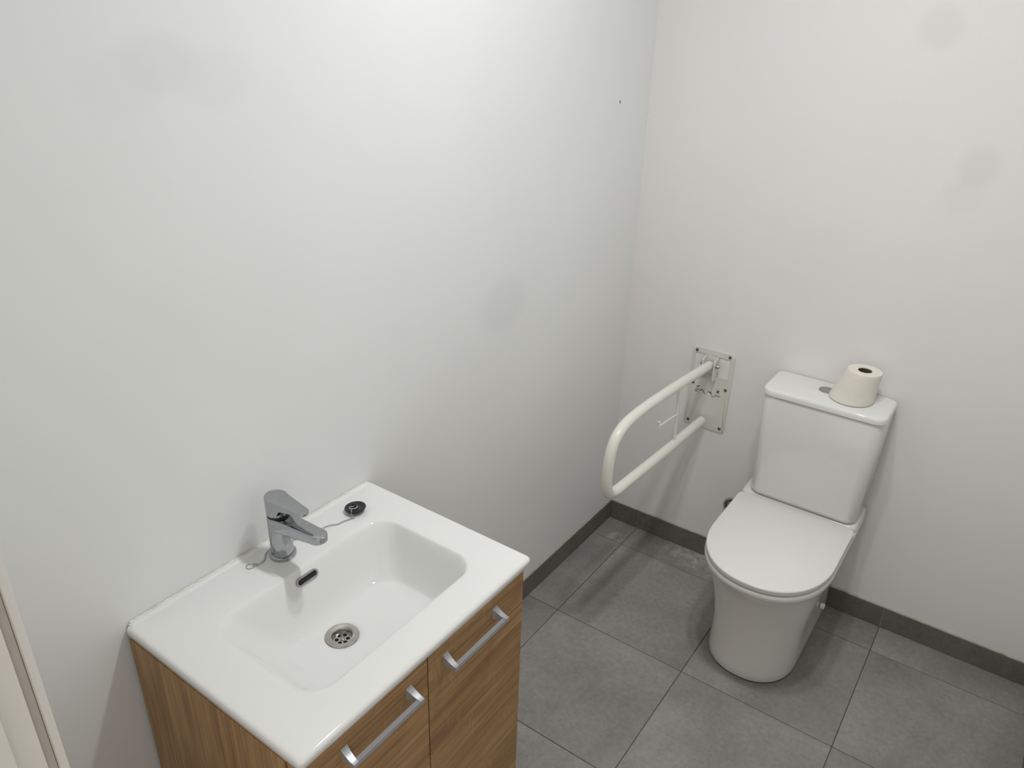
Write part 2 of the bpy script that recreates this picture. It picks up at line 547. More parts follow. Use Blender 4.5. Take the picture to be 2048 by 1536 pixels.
link('door_lining', boxm(RX0 - 0.1, RX0 - 0.0005, DY0, DY1, DH, DH + 0.022), M['door_paint'], dr)

# ceiling lamp: round-ended plate with two lamp heads
lp = tag(empty('ceiling_lamp', (LAMP_X, sum(LAMP_YS) / 2, RH)), 'white twin-head ceiling lamp above the middle of the room', 'lamp')
bm = bmesh.new()
y0, y1 = min(LAMP_YS) - 0.075, max(LAMP_YS) + 0.075
P = rrect(LAMP_X - 0.075, LAMP_X + 0.075, y0, y1, 0.07)
loft(bm, [ring3(P, RH - 0.0005), ring3(P, RH - 0.018)])
link('mounting_plate', bm, M['door_paint'], lp)
for ly in LAMP_YS:
    bm = bmesh.new()
    lathe(bm, [(0.066, RH - 0.0185), (0.066, LAMP_Z - 0.002), (0.060, LAMP_Z - 0.002), (0.060, LAMP_Z + 0.012)], (LAMP_X, ly, 0), 36)
    link('lamp_head', bm, M['door_paint'], lp)

# ------------------------------------------------------------------ vanity cabinet
VX0, VX1, VYF, VZ = -1.8815, -1.2865, -0.445, 0.797
vc = tag(empty('vanity_cabinet', ((VX0 + VX1) / 2, -0.23, 0)), 'oak-look bathroom cabinet with two doors under the white washbasin', 'cabinet')
link('side_panel', boxm(VX0, VX0 + 0.016, VYF + 0.0195, -0.012, 0.001, VZ, bev=0.0006, seg=1), M['wood_v'], vc, smooth=0)
link('side_panel', boxm(VX1 - 0.016, VX1, VYF + 0.0195, -0.012, 0.001, VZ, bev=0.0006, seg=1), M['wood_v'], vc, smooth=0)
link('bottom_panel', boxm(VX0 + 0.0165, VX1 - 0.0165, VYF + 0.02, -0.018, 0.075, 0.091), M['wood_v'], vc, smooth=0)
link('back_panel', boxm(VX0 + 0.0165, VX1 - 0.0165, -0.0175, -0.0125, 0.075, VZ - 0.1), M['wood_v'], vc, smooth=0)
link('plinth', boxm(VX0 + 0.0165, VX1 - 0.0165, VYF + 0.05, VYF + 0.066, 0.001, 0.0745), M['wood_h'], vc, smooth=0)

def handle_bm(x0, x1, zt):
    """bow handle: two flared feet, mitred into a flat straight bar"""
    bm = bmesh.new()
    zb = zt - 0.024
    def sec(xa, xb, y, za, zc):
        return [(xa, y, za), (xb, y, za), (xb, y, zc), (xa, y, zc)]
    ye = VYF - 0.030
    for s, xe in ((1, x0), (-1, x1)):
        R = []
        for k in range(9):
            t = k / 8
            y = VYF + 0.0 - 0.030 * t
            z1 = zt - 0.011 * (1 - (1 - t) ** 1.8) - 0.002 * t
            z0 = zb + 0.002 * t
            w = 0.0145 - 0.0050 * t ** 0.7
            a, b = xe, xe + s * w
            R.append(sec(min(a, b), max(a, b), y, z0, z1))
        loft(bm, R)
    box(bm, x0 + 0.0005, x1 - 0.0005, ye + 0.0004, ye + 0.0090, zb + 0.0024, zt - 0.0134)
    bmesh.ops.remove_doubles(bm, verts=bm.verts, dist=0.00005)
    return bm

for (a, b, ha, hb, lab) in ((VX0 + 0.003, -1.5866, -1.793, -1.628, None), (-1.5836, VX1 - 0.0015, -1.544, -1.379, None)):
    d = link('door', boxm(a, b, VYF, VYF + 0.018, 0.06, VZ - 0.002, bev=0.0007, seg=1), M['wood_h'], vc, smooth=0)
    link('handle', handle_bm(ha, hb, 0.750), M['satin'], d, smooth=25)
    d.children[0]['label'] = 'satin metal bow handle'

# ------------------------------------------------------------------ washbasin
BX0, BX1, BY0, BY1, BZ = -1.8805, -1.2830, -0.4605, -0.0005, 0.8181
wbn = tag(empty('washbasin', ((BX0 + BX1) / 2, -0.23, BZ)), 'white ceramic washbasin top with rectangular bowl on the oak cabinet', 'basin')
DRX, DRY, DRZ = -1.593, -0.231, 0.711
NC, NE = 10, 10
def BR(x0, x1, y0, y1, r): return rrect(x0, x1, y0, y1, r, NC, NE)
rings = []
rr = 0.010
rings.append(ring3(BR(BX0 + 0.02, BX1 - 0.02, BY0 + 0.02, BY1 - 0.004, 0.010), BZ - 0.0195))
rings.append(ring3(BR(BX0 + 0.003, BX1 - 0.003, BY0 + 0.003, BY1, rr), BZ - 0.0195))
rings.append(ring3(BR(BX0 + 0.0006, BX1 - 0.0006, BY0 + 0.0006, BY1, rr), BZ - 0.0175))
for k in range(0, 7):
    a = math.radians(90 * k / 6)
    q = 0.008 * (1 - math.cos(a))
    rings.append(ring3(BR(BX0 + q, BX1 - q, BY0 + q, BY1 - q * 0.3, rr), BZ - 0.008 + 0.008 * math.sin(a)))
# flat deck runs to the bowl's lip
OX0, OX1, OY0, OY1 = -1.795, -1.365, -0.386, -0.119
rings.append(ring3(BR(OX0 - 0.006, OX1 + 0.006, OY0 - 0.006, OY1 + 0.006, 0.058), BZ))
# profile of the wall: inset fraction -> depth; left end slopes more gently, back slopes most gently
FX0, FX1, FY0, FY1, FZ = -1.705, -1.418, -0.352, -0.176, DRZ + 0.004
def lerp(a, b, t): return a + (b - a) * t
prof = [(0.0, 0.0), (0.03, 0.012), (0.08, 0.05), (0.16, 0.14), (0.28, 0.29), (0.42, 0.47), (0.56, 0.64), (0.70, 0.785), (0.82, 0.885), (0.92, 0.950), (1.0, 0.98)]
for t, d in prof:
    z = BZ - 0.0006 - (BZ - FZ) * d
    rings.append(ring3(BR(lerp(OX0, FX0, t), lerp(OX1, FX1, t ** 1.0), lerp(OY0, FY0, t), lerp(OY1, FY1, t), lerp(0.052, 0.058, t)), z))
# floor: morph to a circle round the drain
N = len(rings[0])
def circ(r, z):
    base = BR(FX0, FX1, FY0, FY1, 0.058)
    out = []
    for x, y in base:
        # keep the same angular order, spread by direction from the drain
        a = math.atan2((y - DRY) / (FY1 - FY0), (x - DRX) / (FX1 - FX0))
        out.append((DRX + r * math.cos(a), DRY + r * math.sin(a), z))
    return out
base = rings[-1]
c0 = circ(0.034, DRZ)
for t in (0.25, 0.5, 0.75, 0.92):
    rings.append([(lerp(a[0], b[0], t), lerp(a[1], b[1], t), lerp(a[2], DRZ, 1 - (1 - t) ** 2.2)) for a, b in zip(base, c0)])
rings.append(c0)
rings.append(circ(0.031, DRZ - 0.003))
rings.append(circ(0.024, DRZ - 0.03))
bm = bmesh.new()
loft(bm, rings, cap0=False, cap1=True)
link('bowl', bm, M['ceramic'], wbn, smooth=60)
# low ledge along the wall and its sealant
bm = bmesh.new()
sec = [(-0.0004, 0.0), (-0.0004, 0.0032), (-0.009, 0.0030), (-0.0125, 0.0018), (-0.016, -0.0004)]
loft(bm, [[(x, y, BZ - 0.0004 * (1 - k) + z * k) for y, z in sec] for x, k in
          ((BX0 + 0.007, 0.05), (BX0 + 0.009, 0.6), (BX0 + 0.014, 1), (BX1 - 0.014, 1), (BX1 - 0.009, 0.6), (BX1 - 0.007, 0.05))])
link('back_ledge', bm, M['ceramic'], wbn, smooth=60)
bm = bmesh.new()
bead(bm, (BX0 + 0.010, -0.0028, BZ + 0.0026), (BX1 - 0.010, -0.0028, BZ + 0.0026), 0.0026, 0.0006, 120)
tag(link('sealant_bead', bm, M['caulk_w'], wbn, smooth=60), 'off-white sealant along the wall')
# drain: flange with dished mouth and a strainer with holes
bm = bmesh.new()
lathe(bm, [(0.0325, -0.001), (0.0325, 0.0016), (0.0315, 0.0024), (0.025, 0.0018), (0.0205, 0.0002), (0.0188, -0.003), (0.0182, -0.010), (0.0182, -0.014)], (DRX, DRY, DRZ), 48, cap0=False, cap1=False)
dn = tag(link('drain', bm, M['steel'], wbn, smooth=40), 'round steel drain')
def plate_with_holes(c, R, holes, th):
    """disc with round holes made as a triangulated grid of sectors"""
    bm = bmesh.new()
    cx, cy, cz = c
    n = 20
    outer = [bm.verts.new((cx + R * math.cos(2 * math.pi * k / 48), cy + R * math.sin(2 * math.pi * k / 48), cz)) for k in range(48)]
    es = [bm.edges.new((outer[k], outer[(k + 1) % 48])) for k in range(48)]
    for hx, hy, hr in holes:
        h = [bm.verts.new((cx + hx + hr * math.cos(2 * math.pi * k / n), cy + hy + hr * math.sin(2 * math.pi * k / n), cz)) for k in range(n)]
        es += [bm.edges.new((h[k], h[(k + 1) % n])) for k in range(n)]
    bmesh.ops.triangle_fill(bm, use_beauty=True, use_dissolve=False, edges=es)
    ext = bmesh.ops.extrude_face_region(bm, geom=bm.faces[:])
    bmesh.ops.translate(bm, verts=[v for v in ext['geom'] if isinstance(v, bmesh.types.BMVert)], vec=(0, 0, -th))
    return bm
hs = [(0.0108 * math.cos(math.radians(20 + 60 * k)), 0.0108 * math.sin(math.radians(20 + 60 * k)), 0.0040) for k in range(6)]
link('strainer', plate_with_holes((DRX, DRY, DRZ - 0.0085), 0.0181, hs, 0.0015), M['steel'], dn, smooth=20)
bm = bmesh.new()
lathe(bm, [(0.0045, -0.0086), (0.0045, -0.0070), (0.0030, -0.0060), (0.0005, -0.0058)], (DRX, DRY, DRZ), 20)
link('strainer_screw', bm, M['chrome'], dn)
bm = bmesh.new()
lathe(bm, [(0.0180, -0.0245), (0.0180, -0.024), (0.001, -0.024)], (DRX, DRY, DRZ), 24)
link('waste_pipe', bm, M['void'], dn)
# overflow: chrome stadium ring on the sloping back of the bowl
OVX, OVY, OVZ = -1.5845, -0.1312, 0.7968
ov_n = Vector((0.0, -0.905, 0.425)).normalized()
ov_u = Vector((1, 0, 0))
ov_v = ov_n.cross(ov_u).normalized()
def stadium(hl, r, h, n=14):
    out = []
    for k in range(n + 1):
        a = -math.pi / 2 + math.pi * k / n
        out.append((hl + r * math.cos(a), r * math.sin(a)))
    for k in range(n + 1):
        a = math.pi / 2 + math.pi * k / n
        out.append((-hl + r * math.cos(a), r * math.sin(a)))
    return [Vector((OVX, OVY, OVZ)) + ov_u * a + ov_v * b + ov_n * h for a, b in out]
OFFN = 0.0025
bm = bmesh.new()
loft(bm, [stadium(0.0178, 0.0088, OFFN - 0.006), stadium(0.0178, 0.0088, OFFN), stadium(0.0178, 0.0078, OFFN + 0.0018), stadium(0.0178, 0.0056, OFFN + 0.0018), stadium(0.0178, 0.0045, OFFN + 0.0006), stadium(0.0178, 0.0043, OFFN - 0.002)], False, False)
ov = tag(link('overflow_ring', bm, M['chrome'], wbn, smooth=40), 'chrome overflow ring')
bm = bmesh.new()
loft(bm, [stadium(0.0178, 0.0046, OFFN - 0.003), stadium(0.0178, 0.0046, OFFN - 0.0012)])
link('overflow_slot', bm, M['void'], ov)

# ------------------------------------------------------------------ mixer tap
FXC, FYC = -1.581, -0.060
fa = tag(empty('faucet', (FXC, FYC, BZ)), 'chrome single-lever mixer tap at the back of the washbasin', 'tap')
bm = bmesh.new()
lathe(bm, [(0.0262, 0.0006), (0.0268, 0.003), (0.0264, 0.0065), (0.0245, 0.0078), (0.0215, 0.008)], (FXC, FYC, BZ), 48)
link('base_ring', bm, M['chrome'], fa)
bm = bmesh.new()
lathe(bm, [(0.0222, 0.0075), (0.0222, 0.0952), (0.0214, 0.0965)], (FXC, FYC, BZ), 48)
link('faucet_body', bm, M['chrome'], fa)
def bar_loft(stations, cr=0.004, nc=5):
    """rounded-box sections along -y: (y, half width, z bottom, z top)"""
    bm = bmesh.new()
    R = []
    for y, w, z0, z1 in stations:
        r = max(0.0004, min(cr, w * 0.95, (z1 - z0) * 0.48))
        P = rrect(FXC - w, FXC + w, z0, z1, r, nc, 2)
        R.append([(a, y, b) for a, b in P])
    loft(bm, R)
    return bm
st = []
tipy, tr = -0.193, 0.0162
for k in range(9):
    t = k / 8
    y = lerp(FYC - 0.004, tipy + tr, t)
    w = lerp(0.0212, tr, min(1, t * 1.15) ** 0.8)
    st.append((y, w, lerp(0.884, 0.9025, t), lerp(0.9145, 0.9220, t)))
for k in range(1, 9):
    a = math.radians(90 * k / 8)
    y = tipy + tr - tr * math.sin(a)
    st.append((y, max(0.0012, tr * math.cos(a)), lerp(0.9025, 0.9075, k / 8), lerp(0.9220, 0.9200, k / 8)))
link('spout', bar_loft(st, 0.0035), M['chrome'], fa, smooth=35)
bm = bmesh.new()
lathe(bm, [(0.0092, 0.9015), (0.0092, 0.8990), (0.0075, 0.8990), (0.0075, 0.9005)], (FXC, -0.172, 0), 24)
link('aerator', bm, M['steel'], fa)
bm = bmesh.new()
lathe(bm, [(0.0207, 0.9142), (0.0207, 0.9205)], (FXC, FYC, 0), 48)
tag(link('seam_ring', bm, M['black'], fa), 'dark joint under the lever')
# lever: round cap drawn out into a thin tapering blade, top tilted down to the tip
st = []
R0, ytip, rt = 0.0226, -0.147, 0.0130
for k in range(0, 9):
    a = math.radians(90 * (8 - k) / 8)
    y = FYC + R0 * math.sin(a)
    st.append((y, max(0.0015, R0 * math.cos(a)), 0.9198))
for k in range(1, 7):
    t = k / 6
    a = math.radians(58 * t)
    st.append((FYC - R0 * math.sin(a), R0 * (math.cos(a) if t < 0.45 else lerp(math.cos(math.radians(58 * 0.45)), 0.84, (t - 0.45) / 0.55)), 0.9198 + 0.006 * t ** 2))
ya = st[-1][0]
wa = st[-1][1]
for k in range(1, 9):
    t = k / 8
    y = lerp(ya, ytip + rt, t)
    st.append((y, lerp(wa, rt, t), lerp(0.936, 0.9475, t ** 0.7)))
for k in range(1, 8):
    a = math.radians(90 * k / 7)
    st.append((ytip + rt - rt * math.sin(a), max(0.0012, rt * math.cos(a)), 0.9480))
def ltop(y): return 0.9580 - 0.0040 * (FYC + R0 - y) / 0.11 if y < FYC + R0 else 0.9580
bm = bar_loft([(y, w, zb, max(zb + 0.003, ltop(y))) for y, w, zb in st], 0.0022)
lathe(bm, [(0.0214, 0.9200), (0.0222, 0.9208), (0.0222, 0.9500)], (FXC, FYC, 0), 48)
link('lever', bm, M['chrome'], fa, smooth=35)

# ------------------------------------------------------------------ basin plug on its chain
PX, PY = -1.3895, -0.067
pg = tag(empty('basin_plug', (PX, PY, BZ)), 'black rubber basin plug with ball chain lying behind the bowl', 'plug')
bm = bmesh.new()
tl = Matrix.Translation((PX, PY, BZ + 0.0022)) @ Matrix.Rotation(math.radians(-5), 4, 'X')
lathe(bm, [(0.0170, 0.0012), (0.0182, 0.0020), (0.0200, 0.0052), (0.0226, 0.0064), (0.0233, 0.0082), (0.0226, 0.0098), (0.0208, 0.0100), (0.0196, 0.0093), (0.001, 0.0090)], (0, 0, 0), 44)
bmesh.ops.transform(bm, matrix=tl, verts=bm.verts)
link('plug_disc', bm, M['black'], pg)
bm = bmesh.new()
torus(bm, (0.000, 0.0035, 0.0105), 0.0042, 0.0022, axis=(1, 0.25, 0), n=18, m=8)
bmesh.ops.transform(bm, matrix=tl, verts=bm.verts)
link('plug_eye', bm, M['black'], pg)
bm = bmesh.new()
torus(bm, (-0.0065, -0.002, 0.0118), 0.0085, 0.0009, axis=(0.12, 0.18, 1), n=30, m=6)
bmesh.ops.transform(bm, matrix=tl, verts=bm.verts)
link('wire_ring', bm, M['wire'], pg)
CH = [(-1.4035, -0.0690, 0.8310), (-1.4085, -0.0750, 0.8300), (-1.4120, -0.0795, 0.8250), (-1.4080, -0.0845, 0.8205), (-1.4165, -0.0815, 0.8203), (-1.432, -0.076, 0.8203), (-1.446, -0.0735, 0.8203), (-1.455, -0.067, 0.8203), (-1.467, -0.061, 0.8203),
      (-1.479, -0.058, 0.8203), (-1.505, -0.051, 0.8203), (-1.531, -0.0465, 0.8203), (-1.545, -0.038, 0.8203), (-1.562, -0.0300, 0.8203), (-1.585, -0.0285, 0.8203), (-1.602, -0.0335, 0.8203), (-1.615, -0.046, 0.8203), (-1.627, -0.0495, 0.8203), (-1.634, -0.0465, 0.8203)]
def resample(P, step):
    P = [Vector(p) for p in P]
    Q = []
    for i in range(len(P) - 1):
        p0, p1, p2, p3 = P[max(i - 1, 0)], P[i], P[i + 1], P[min(i + 2, len(P) - 1)]
        for k in range(12):
            t = k / 12
            Q.append(0.5 * ((2 * p1) + (p2 - p0) * t + (2 * p0 - 5 * p1 + 4 * p2 - p3) * t * t + (3 * p1 - p0 - 3 * p2 + p3) * t ** 3))
    Q.append(P[-1])
    out, acc = [Q[0]], 0.0
    for a, b in zip(Q, Q[1:]):
        d = (b - a).length
        while acc + d >= step:
            a = a.lerp(b, (step - acc) / d)
            out.append(a)
            d = (b - a).length
            acc = 0.0
        acc += d
    return out
bm = bmesh.new()
beads = resample(CH, 0.0043)
for p in beads:
    bmesh.ops.create_uvsphere(bm, u_segments=8, v_segments=6, radius=0.0017, matrix=Matrix.Translation(p))
tube(bm, beads, 0.0005, 5)
tag(link('ball_chain', bm, M['steel'], pg, smooth=60), 'fine steel ball chain', kind='stuff')
bm = bmesh.new()
torus(bm, (-1.6455, -0.0405, BZ + 0.0011), 0.0075, 0.0008, axis=(0, 0, 1), n=30, m=6, a0=0.25, a1=6.0)
torus(bm, (-1.6360, -0.0450, BZ + 0.0015), 0.0034, 0.0008, axis=(0.2, 0, 1), n=20, m=6)
tag(link('split_ring', bm, M['steel'], pg, smooth=60), 'open wire end ring')

# ------------------------------------------------------------------ toilet
TYC, THW = -0.722, 0.179
to = tag(empty('toilet', (-0.30, TYC, 0)), 'white close-coupled toilet with closed D-shaped lid against the back wall', 'toilet')
XB = -0.0105
def pan_ring(hw, xf, xs, z, yc): return ring3(dshape(yc, hw, XB, xs, xf, 0.015, 40, 2.2), z)
prof = [  # z, half width, front, start of bow, centre
    (0.0030, 0.1340, -0.5040, -0.350, -0.7215), (0.007, 0.1352, -0.5065, -0.352, -0.7215), (0.03, 0.1340, -0.5040, -0.350, -0.7215), (0.08, 0.1328, -0.5010, -0.350, -0.7215),
    (0.14, 0.1345, -0.5030, -0.352, -0.7215), (0.20, 0.1408, -0.5125, -0.356, -0.7215), (0.25, 0.1485, -0.5275, -0.360, -0.7220), (0.30, 0.1580, -0.5490, -0.368, -0.7225),
    (0.340, 0.1665, -0.5695, -0.374, -0.7225), (0.370, 0.1745, -0.5890, -0.380, -0.7220), (0.386, 0.1790, -0.6000, -0.384, TYC), (0.391, 0.1812, -0.6040, -0.385, TYC),
    (0.400, 0.1822, -0.6055, -0.385, TYC), (0.4065, 0.1805, -0.6035, -0.385, TYC), (0.4085, 0.170, -0.592, -0.383, TYC)]
bm = bmesh.new()
loft(bm, [pan_ring(hw, xf, xs_, z, yc) for z, hw, xf, xs_, yc in prof])
link('pan', bm, M['pan'], to, smooth=50)
bm = bmesh.new()
P = dshape(-0.7215, 0.1346, XB, -0.350, -0.5050, 0.015, 40, 2.2)
loft(bm, [ring3(P, 0.0003), ring3(P, 0.0031)])
tag(link('base_contact_shade', bm, M['card'], to), 'dark ring standing in for contact shade along the floor')  # brown-black ring added to deepen the contact shadow under the pan
# deck the cistern stands on
bm = bmesh.new()
P0 = rrect(-0.164, XB, TYC - 0.1795, TYC + 0.1795, 0.018)
P1 = rrect(-0.162, XB, TYC - 0.1775, TYC + 0.1775, 0.018)
P2 = rrect(-0.156, XB, TYC - 0.171, TYC + 0.171, 0.018)
loft(bm, [ring3(P0, 0.388), ring3(P0, 0.418), ring3(P1, 0.4265), ring3(P2, 0.4300)])
link('cistern_deck', bm, M['pan'], to, smooth=50)
def slabD(hw, xf, xb, z0, z1, b, rb=0.022, xs_=-0.385):
    bm = bmesh.new()
    R = []
    for q, z in ((b, z0), (b * 0.3, z0 + b * 0.3), (0, z0 + b), (0, z1 - b), (b * 0.3, z1 - b * 0.3), (b, z1)):
        R.append(ring3(dshape(TYC, hw - q, xb - q, xs_, xf + q, rb, 40, 2.2), z))
    loft(bm, R)
    return bm
link('seat', slabD(0.1765, -0.6030, -0.170, 0.4115, 0.4180, 0.0015), M['plastic'], to, smooth=50)
link('seat_lid', slabD(0.1795, -0.6065, -0.1670, 0.4195, 0.4295, 0.003), M['plastic'], to, smooth=50)
# cistern
TY0, TY1 = -0.899, -0.560
bm = bmesh.new()
R = []
for z, dx, dy in ((0.4325, 0.008, 0.014), (0.436, 0.003, 0.009), (0.446, 0.0005, 0.006), (0.60, 0.0005, 0.001), (0.7785, -0.0045, -0.0045), (0.7815, -0.003, -0.003)):
    R.append(ring3(rrect(-0.166 + dx, -0.006, TY0 + dy, TY1 - dy, (0.006, 0.032, 0.032, 0.006)), z))
loft(bm, R)
link('cistern', bm, M['pan'], to, smooth=50)
bm = bmesh.new()
R = []
for q, z in ((0.003, 0.7840), (0.0, 0.7860), (0.0, 0.7960), (0.0012, 0.8010), (0.0045, 0.8042), (0.010, 0.8052)):
    R.append(ring3(rrect(-0.175 + q, -0.004 - q * 0.4, -0.908 + q, -0.5505 - q, (0.020, 0.036, 0.036, 0.020)), z))
loft(bm, R)
link('cistern_lid', bm, M['ceramic'], to, smooth=50)
# little rubber pad in the joint under the lid
link('lid_pad', boxm(-0.1688, -0.155, -0.596, -0.584, 0.7780, 0.7855, bev=0.001), M['plastic'], to)
# dual flush button
BXc, BYc = -0.069, -0.717
bm = bmesh.new()
lathe(bm, [(0.0245, 0.8045), (0.0245, 0.8062), (0.0232, 0.8072), (0.0195, 0.8070), (0.0190, 0.8060), (0.001, 0.8058)], (BXc, BYc, 0), 44)
fb = tag(link('flush_button', bm, M['button'], to), 'round satin chrome dual flush button')
for (a0, a1) in ((100, 305), (-50, 95)):
    bm = bmesh.new()
    arc = [(BXc + 0.0182 * math.cos(math.radians(lerp(a0, a1, k / 24))), BYc + 0.0182 * math.sin(math.radians(lerp(a0, a1, k / 24)))) for k in range(25)]
    loft(bm, [ring3(arc, 0.8058), ring3(arc, 0.8074)])
    link('push_half', bm, M['button'], fb)
# fixing screw cap low on the right flank
bm = bmesh.new()
lathe(bm, [(0.0095, 0.0), (0.0095, 0.012), (0.0085, 0.0135), (0.001, 0.0138)], (-0.150, -0.8570, 0.100), 20, axis=(0, -1, 0))
tag(link('screw_cap', bm, M['plastic'], to), 'small white screw cap')

# ------------------------------------------------------------------ toilet roll
RZ = 0.8058
roll = tag(empty('toilet_roll', (-0.081, -0.797, RZ)), 'cream white toilet paper roll standing on the cistern lid', 'toilet roll')
bm = bmesh.new()
R = []
H = 0.094
BCX, BCY, BR_ = -0.0810, -0.7885, 0.0625
TCX, TCY, TR_ = -0.0795, -0.8085, 0.0475
for t in (0.0, 0.03, 0.15, 0.3, 0.45, 0.6, 0.75, 0.88, 0.97, 1.0):
    cx, cy = lerp(BCX, TCX, t), lerp(BCY, TCY, t)
    rad = lerp(BR_, TR_, t) - (0.0006 if t in (0.0, 1.0) else 0)
    R.append([(cx + rad * math.cos(2 * math.pi * k / 56), cy + rad * math.sin(2 * math.pi * k / 56), RZ + 0.0018 + H * t) for k in range(56)])
RC = [(TCX + 0.0195 * math.cos(2 * math.pi * k / 56), TCY + 0.0195 * math.sin(2 * math.pi * k / 56), RZ + 0.0018 + H) for k in range(56)]
RD = [(BCX + 0.0195 * math.cos(2 * math.pi * k / 56), BCY + 0.0195 * math.sin(2 * math.pi * k / 56), RZ + 0.0018) for k in range(56)]
loft(bm, R + [RC, RD, R[0]], False, False)
bmesh.ops.remove_doubles(bm, verts=bm.verts, dist=1e-6)
link('paper', bm, M['paper'], roll, smooth=40)
bm = bmesh.new()
def cring(r, t):
    return [(lerp(BCX, TCX, t) + r * math.cos(2 * math.pi * k / 40), lerp(BCY, TCY, t) + r * math.sin(2 * math.pi * k / 40), RZ + 0.0018 + H * t) for k in range(40)]
loft(bm, [cring(0.0194, 0.01), cring(0.0194, 0.985), cring(0.0184, 0.985), cring(0.0184, 0.02), cring(0.001, 0.02)], False, False)
tag(link('cardboard_core', bm, M['card'], roll, smooth=40), 'dark hollow cardboard core')

# ------------------------------------------------------------------ fold-down support rail
rl = tag(empty('grab_rail', (0, -0.33, 0.66)), 'white fold-down support rail on the back wall beside the toilet', 'grab rail')
PYA, PYB, PZA, PZB = -0.4045, -0.2560, 0.5180, 0.8110
CYA, CYB, CZA, CZB = -0.3900, -0.2665, 0.7210, 0.7915
def prrect(y0, y1, z0, z1, r, x): return [(x, a, b) for a, b in rrect(y0, y1, z0, z1, r, 6, 4)]
bm = bmesh.new()
R = [prrect(PYA, PYB, PZA, PZB, 0.008, -0.0004), prrect(PYA, PYB, PZA, PZB, 0.008, -0.0040), prrect(PYA + 0.0008, PYB - 0.0008, PZA + 0.0008, PZB - 0.0008, 0.008, -0.0048),
     prrect(CYA, CYB, CZA, CZB, 0.004, -0.0048), prrect(CYA, CYB, CZA, CZB, 0.004, -0.0004)]
loft(bm, R, False, False)
wp = tag(link('wall_plate', bm, M['plate'], rl, smooth=40), 'cream steel wall plate')
link('plate_backing', boxm(-0.0018, -0.0004, CYA - 0.002, CYB + 0.002, CZA - 0.002, CZB + 0.002), M['wall_back'], wp)
# tongue joining the plate to the bracket, folded out of the cut-out
AY = -0.329
bm = bmesh.new()
sec = [(-0.0048, CZB + 0.0005), (-0.0010, CZB + 0.0005), (-0.0010, 0.742), (-0.0048, 0.742)]
loft(bm, [[(x, y, z) for x, z in sec] for y in (AY - 0.0215, AY + 0.0215)])
for s in (1, -1):
    yo = AY + s * 0.0215
    a, b = (yo - 0.0028, yo) if s > 0 else (yo, yo + 0.0028)
    fl_ = [(-0.0030, CZB), (-0.012, CZB + 0.0008), (-0.034, 0.7885), (-0.041, 0.784), (-0.0425, 0.772), (-0.0405, 0.722), (-0.036, 0.7145), (-0.0030, 0.7070)]
    loft(bm, [[(x, a, z) for x, z in fl_], [(x, b, z) for x, z in fl_]])
link('pivot_bracket', bm, M['railpaint'], rl, smooth=25)
for s in (1, -1):
    bm = bmesh.new()
    y0 = AY + s * 0.0216
    lathe(bm, [(0.0088, 0.0), (0.0088, 0.0012), (0.0070, 0.0014), (0.0070, 0.006), (0.0062, 0.0095), (0.0042, 0.0125), (0.0006, 0.0135)], (-0.022, y0, 0.764), 20, axis=(0, s, 0))
    tag(link('pivot_nut', bm, M['steel'], rl), 'domed steel nut')
for (y, z) in ((-0.271, 0.799), (-0.387, 0.8005), (-0.3885, 0.680), (-0.3885, 0.532), (-0.272, 0.533), (-0.2725, 0.678)):
    bm = bmesh.new()
    lathe(bm, [(0.0054, 0.0), (0.0054, 0.0010), (0.0044, 0.0024), (0.0022, 0.0030), (0.0020, 0.0020), (0.0005, 0.0020)], (-0.0047, y, z), 18, axis=(-1, 0, 0))
    link('plate_screw', bm, M['screw'], rl)
# arm: one bent tube, upper and lower run joined by a wide and a tight bend
def yb(x): return AY + 0.014 * (-x / 0.68)
def arcp(cx, cz, r, a0, a1, n):
    return [(cx + r * math.cos(math.radians(lerp(a0, a1, k / n))), cz + r * math.sin(math.radians(lerp(a0, a1, k / n)))) for k in range(n + 1)]
up = [(-0.018, 0.7635), (-0.12, 0.7705), (-0.25, 0.7790), (-0.40, 0.7865), (-0.50, 0.7895), (-0.565, 0.7880)]
bend1 = [(-0.605, 0.7830), (-0.634, 0.7735), (-0.655, 0.7595), (-0.670, 0.7400), (-0.679, 0.7170), (-0.6845, 0.690), (-0.6865, 0.660), (-0.6860, 0.635)]
bend2 = [(-0.683, 0.6150), (-0.675, 0.5960), (-0.660, 0.5815), (-0.641, 0.5730), (-0.618, 0.5700)]
low = [(-0.56, 0.5680), (-0.43, 0.5625), (-0.25, 0.5565), (-0.12, 0.5545), (-0.040, 0.5530), (-0.0150, 0.5525)]
pl = [(x, yb(x), z) for x, z in up + bend1 + bend2 + low]
pl = resample(pl, 0.012)
rad = [0.0160] * len(pl)
end = pl[-1] + Vector((0.0035, 0, 0))
pl += [end]
rad[0] = 0.0120; rad = rad[:1] + rad[1:] + [0.0115]
bm = bmesh.new()
tube(bm, pl, rad, 22)
link('arm_tube', bm, M['railpaint'], rl, smooth=50)
bm = bmesh.new()
tube(bm, [(-0.262, yb(-0.26), 0.775), (-0.249, yb(-0.25), 0.665), (-0.240, yb(-0.24), 0.560)], 0.0045, 12)
link('cross_rod', bm, M['railpaint'], rl, smooth=50)
bm = bmesh.new()
tube(bm, [(-0.249, yb(-0.25), 0.668), (-0.31, yb(-0.31), 0.674), (-0.374, yb(-0.37), 0.6785)], 0.0030, 10)
tube(bm, [(-0.3765, yb(-0.38), 0.6735), (-0.3785, yb(-0.38), 0.6885), (-0.3795, yb(-0.38), 0.6965)], 0.0042, 12)
tag(link('paper_holder_hook', bm, M['railpaint'], rl, smooth=50), 'thin paper holder rod with a turned-up end')
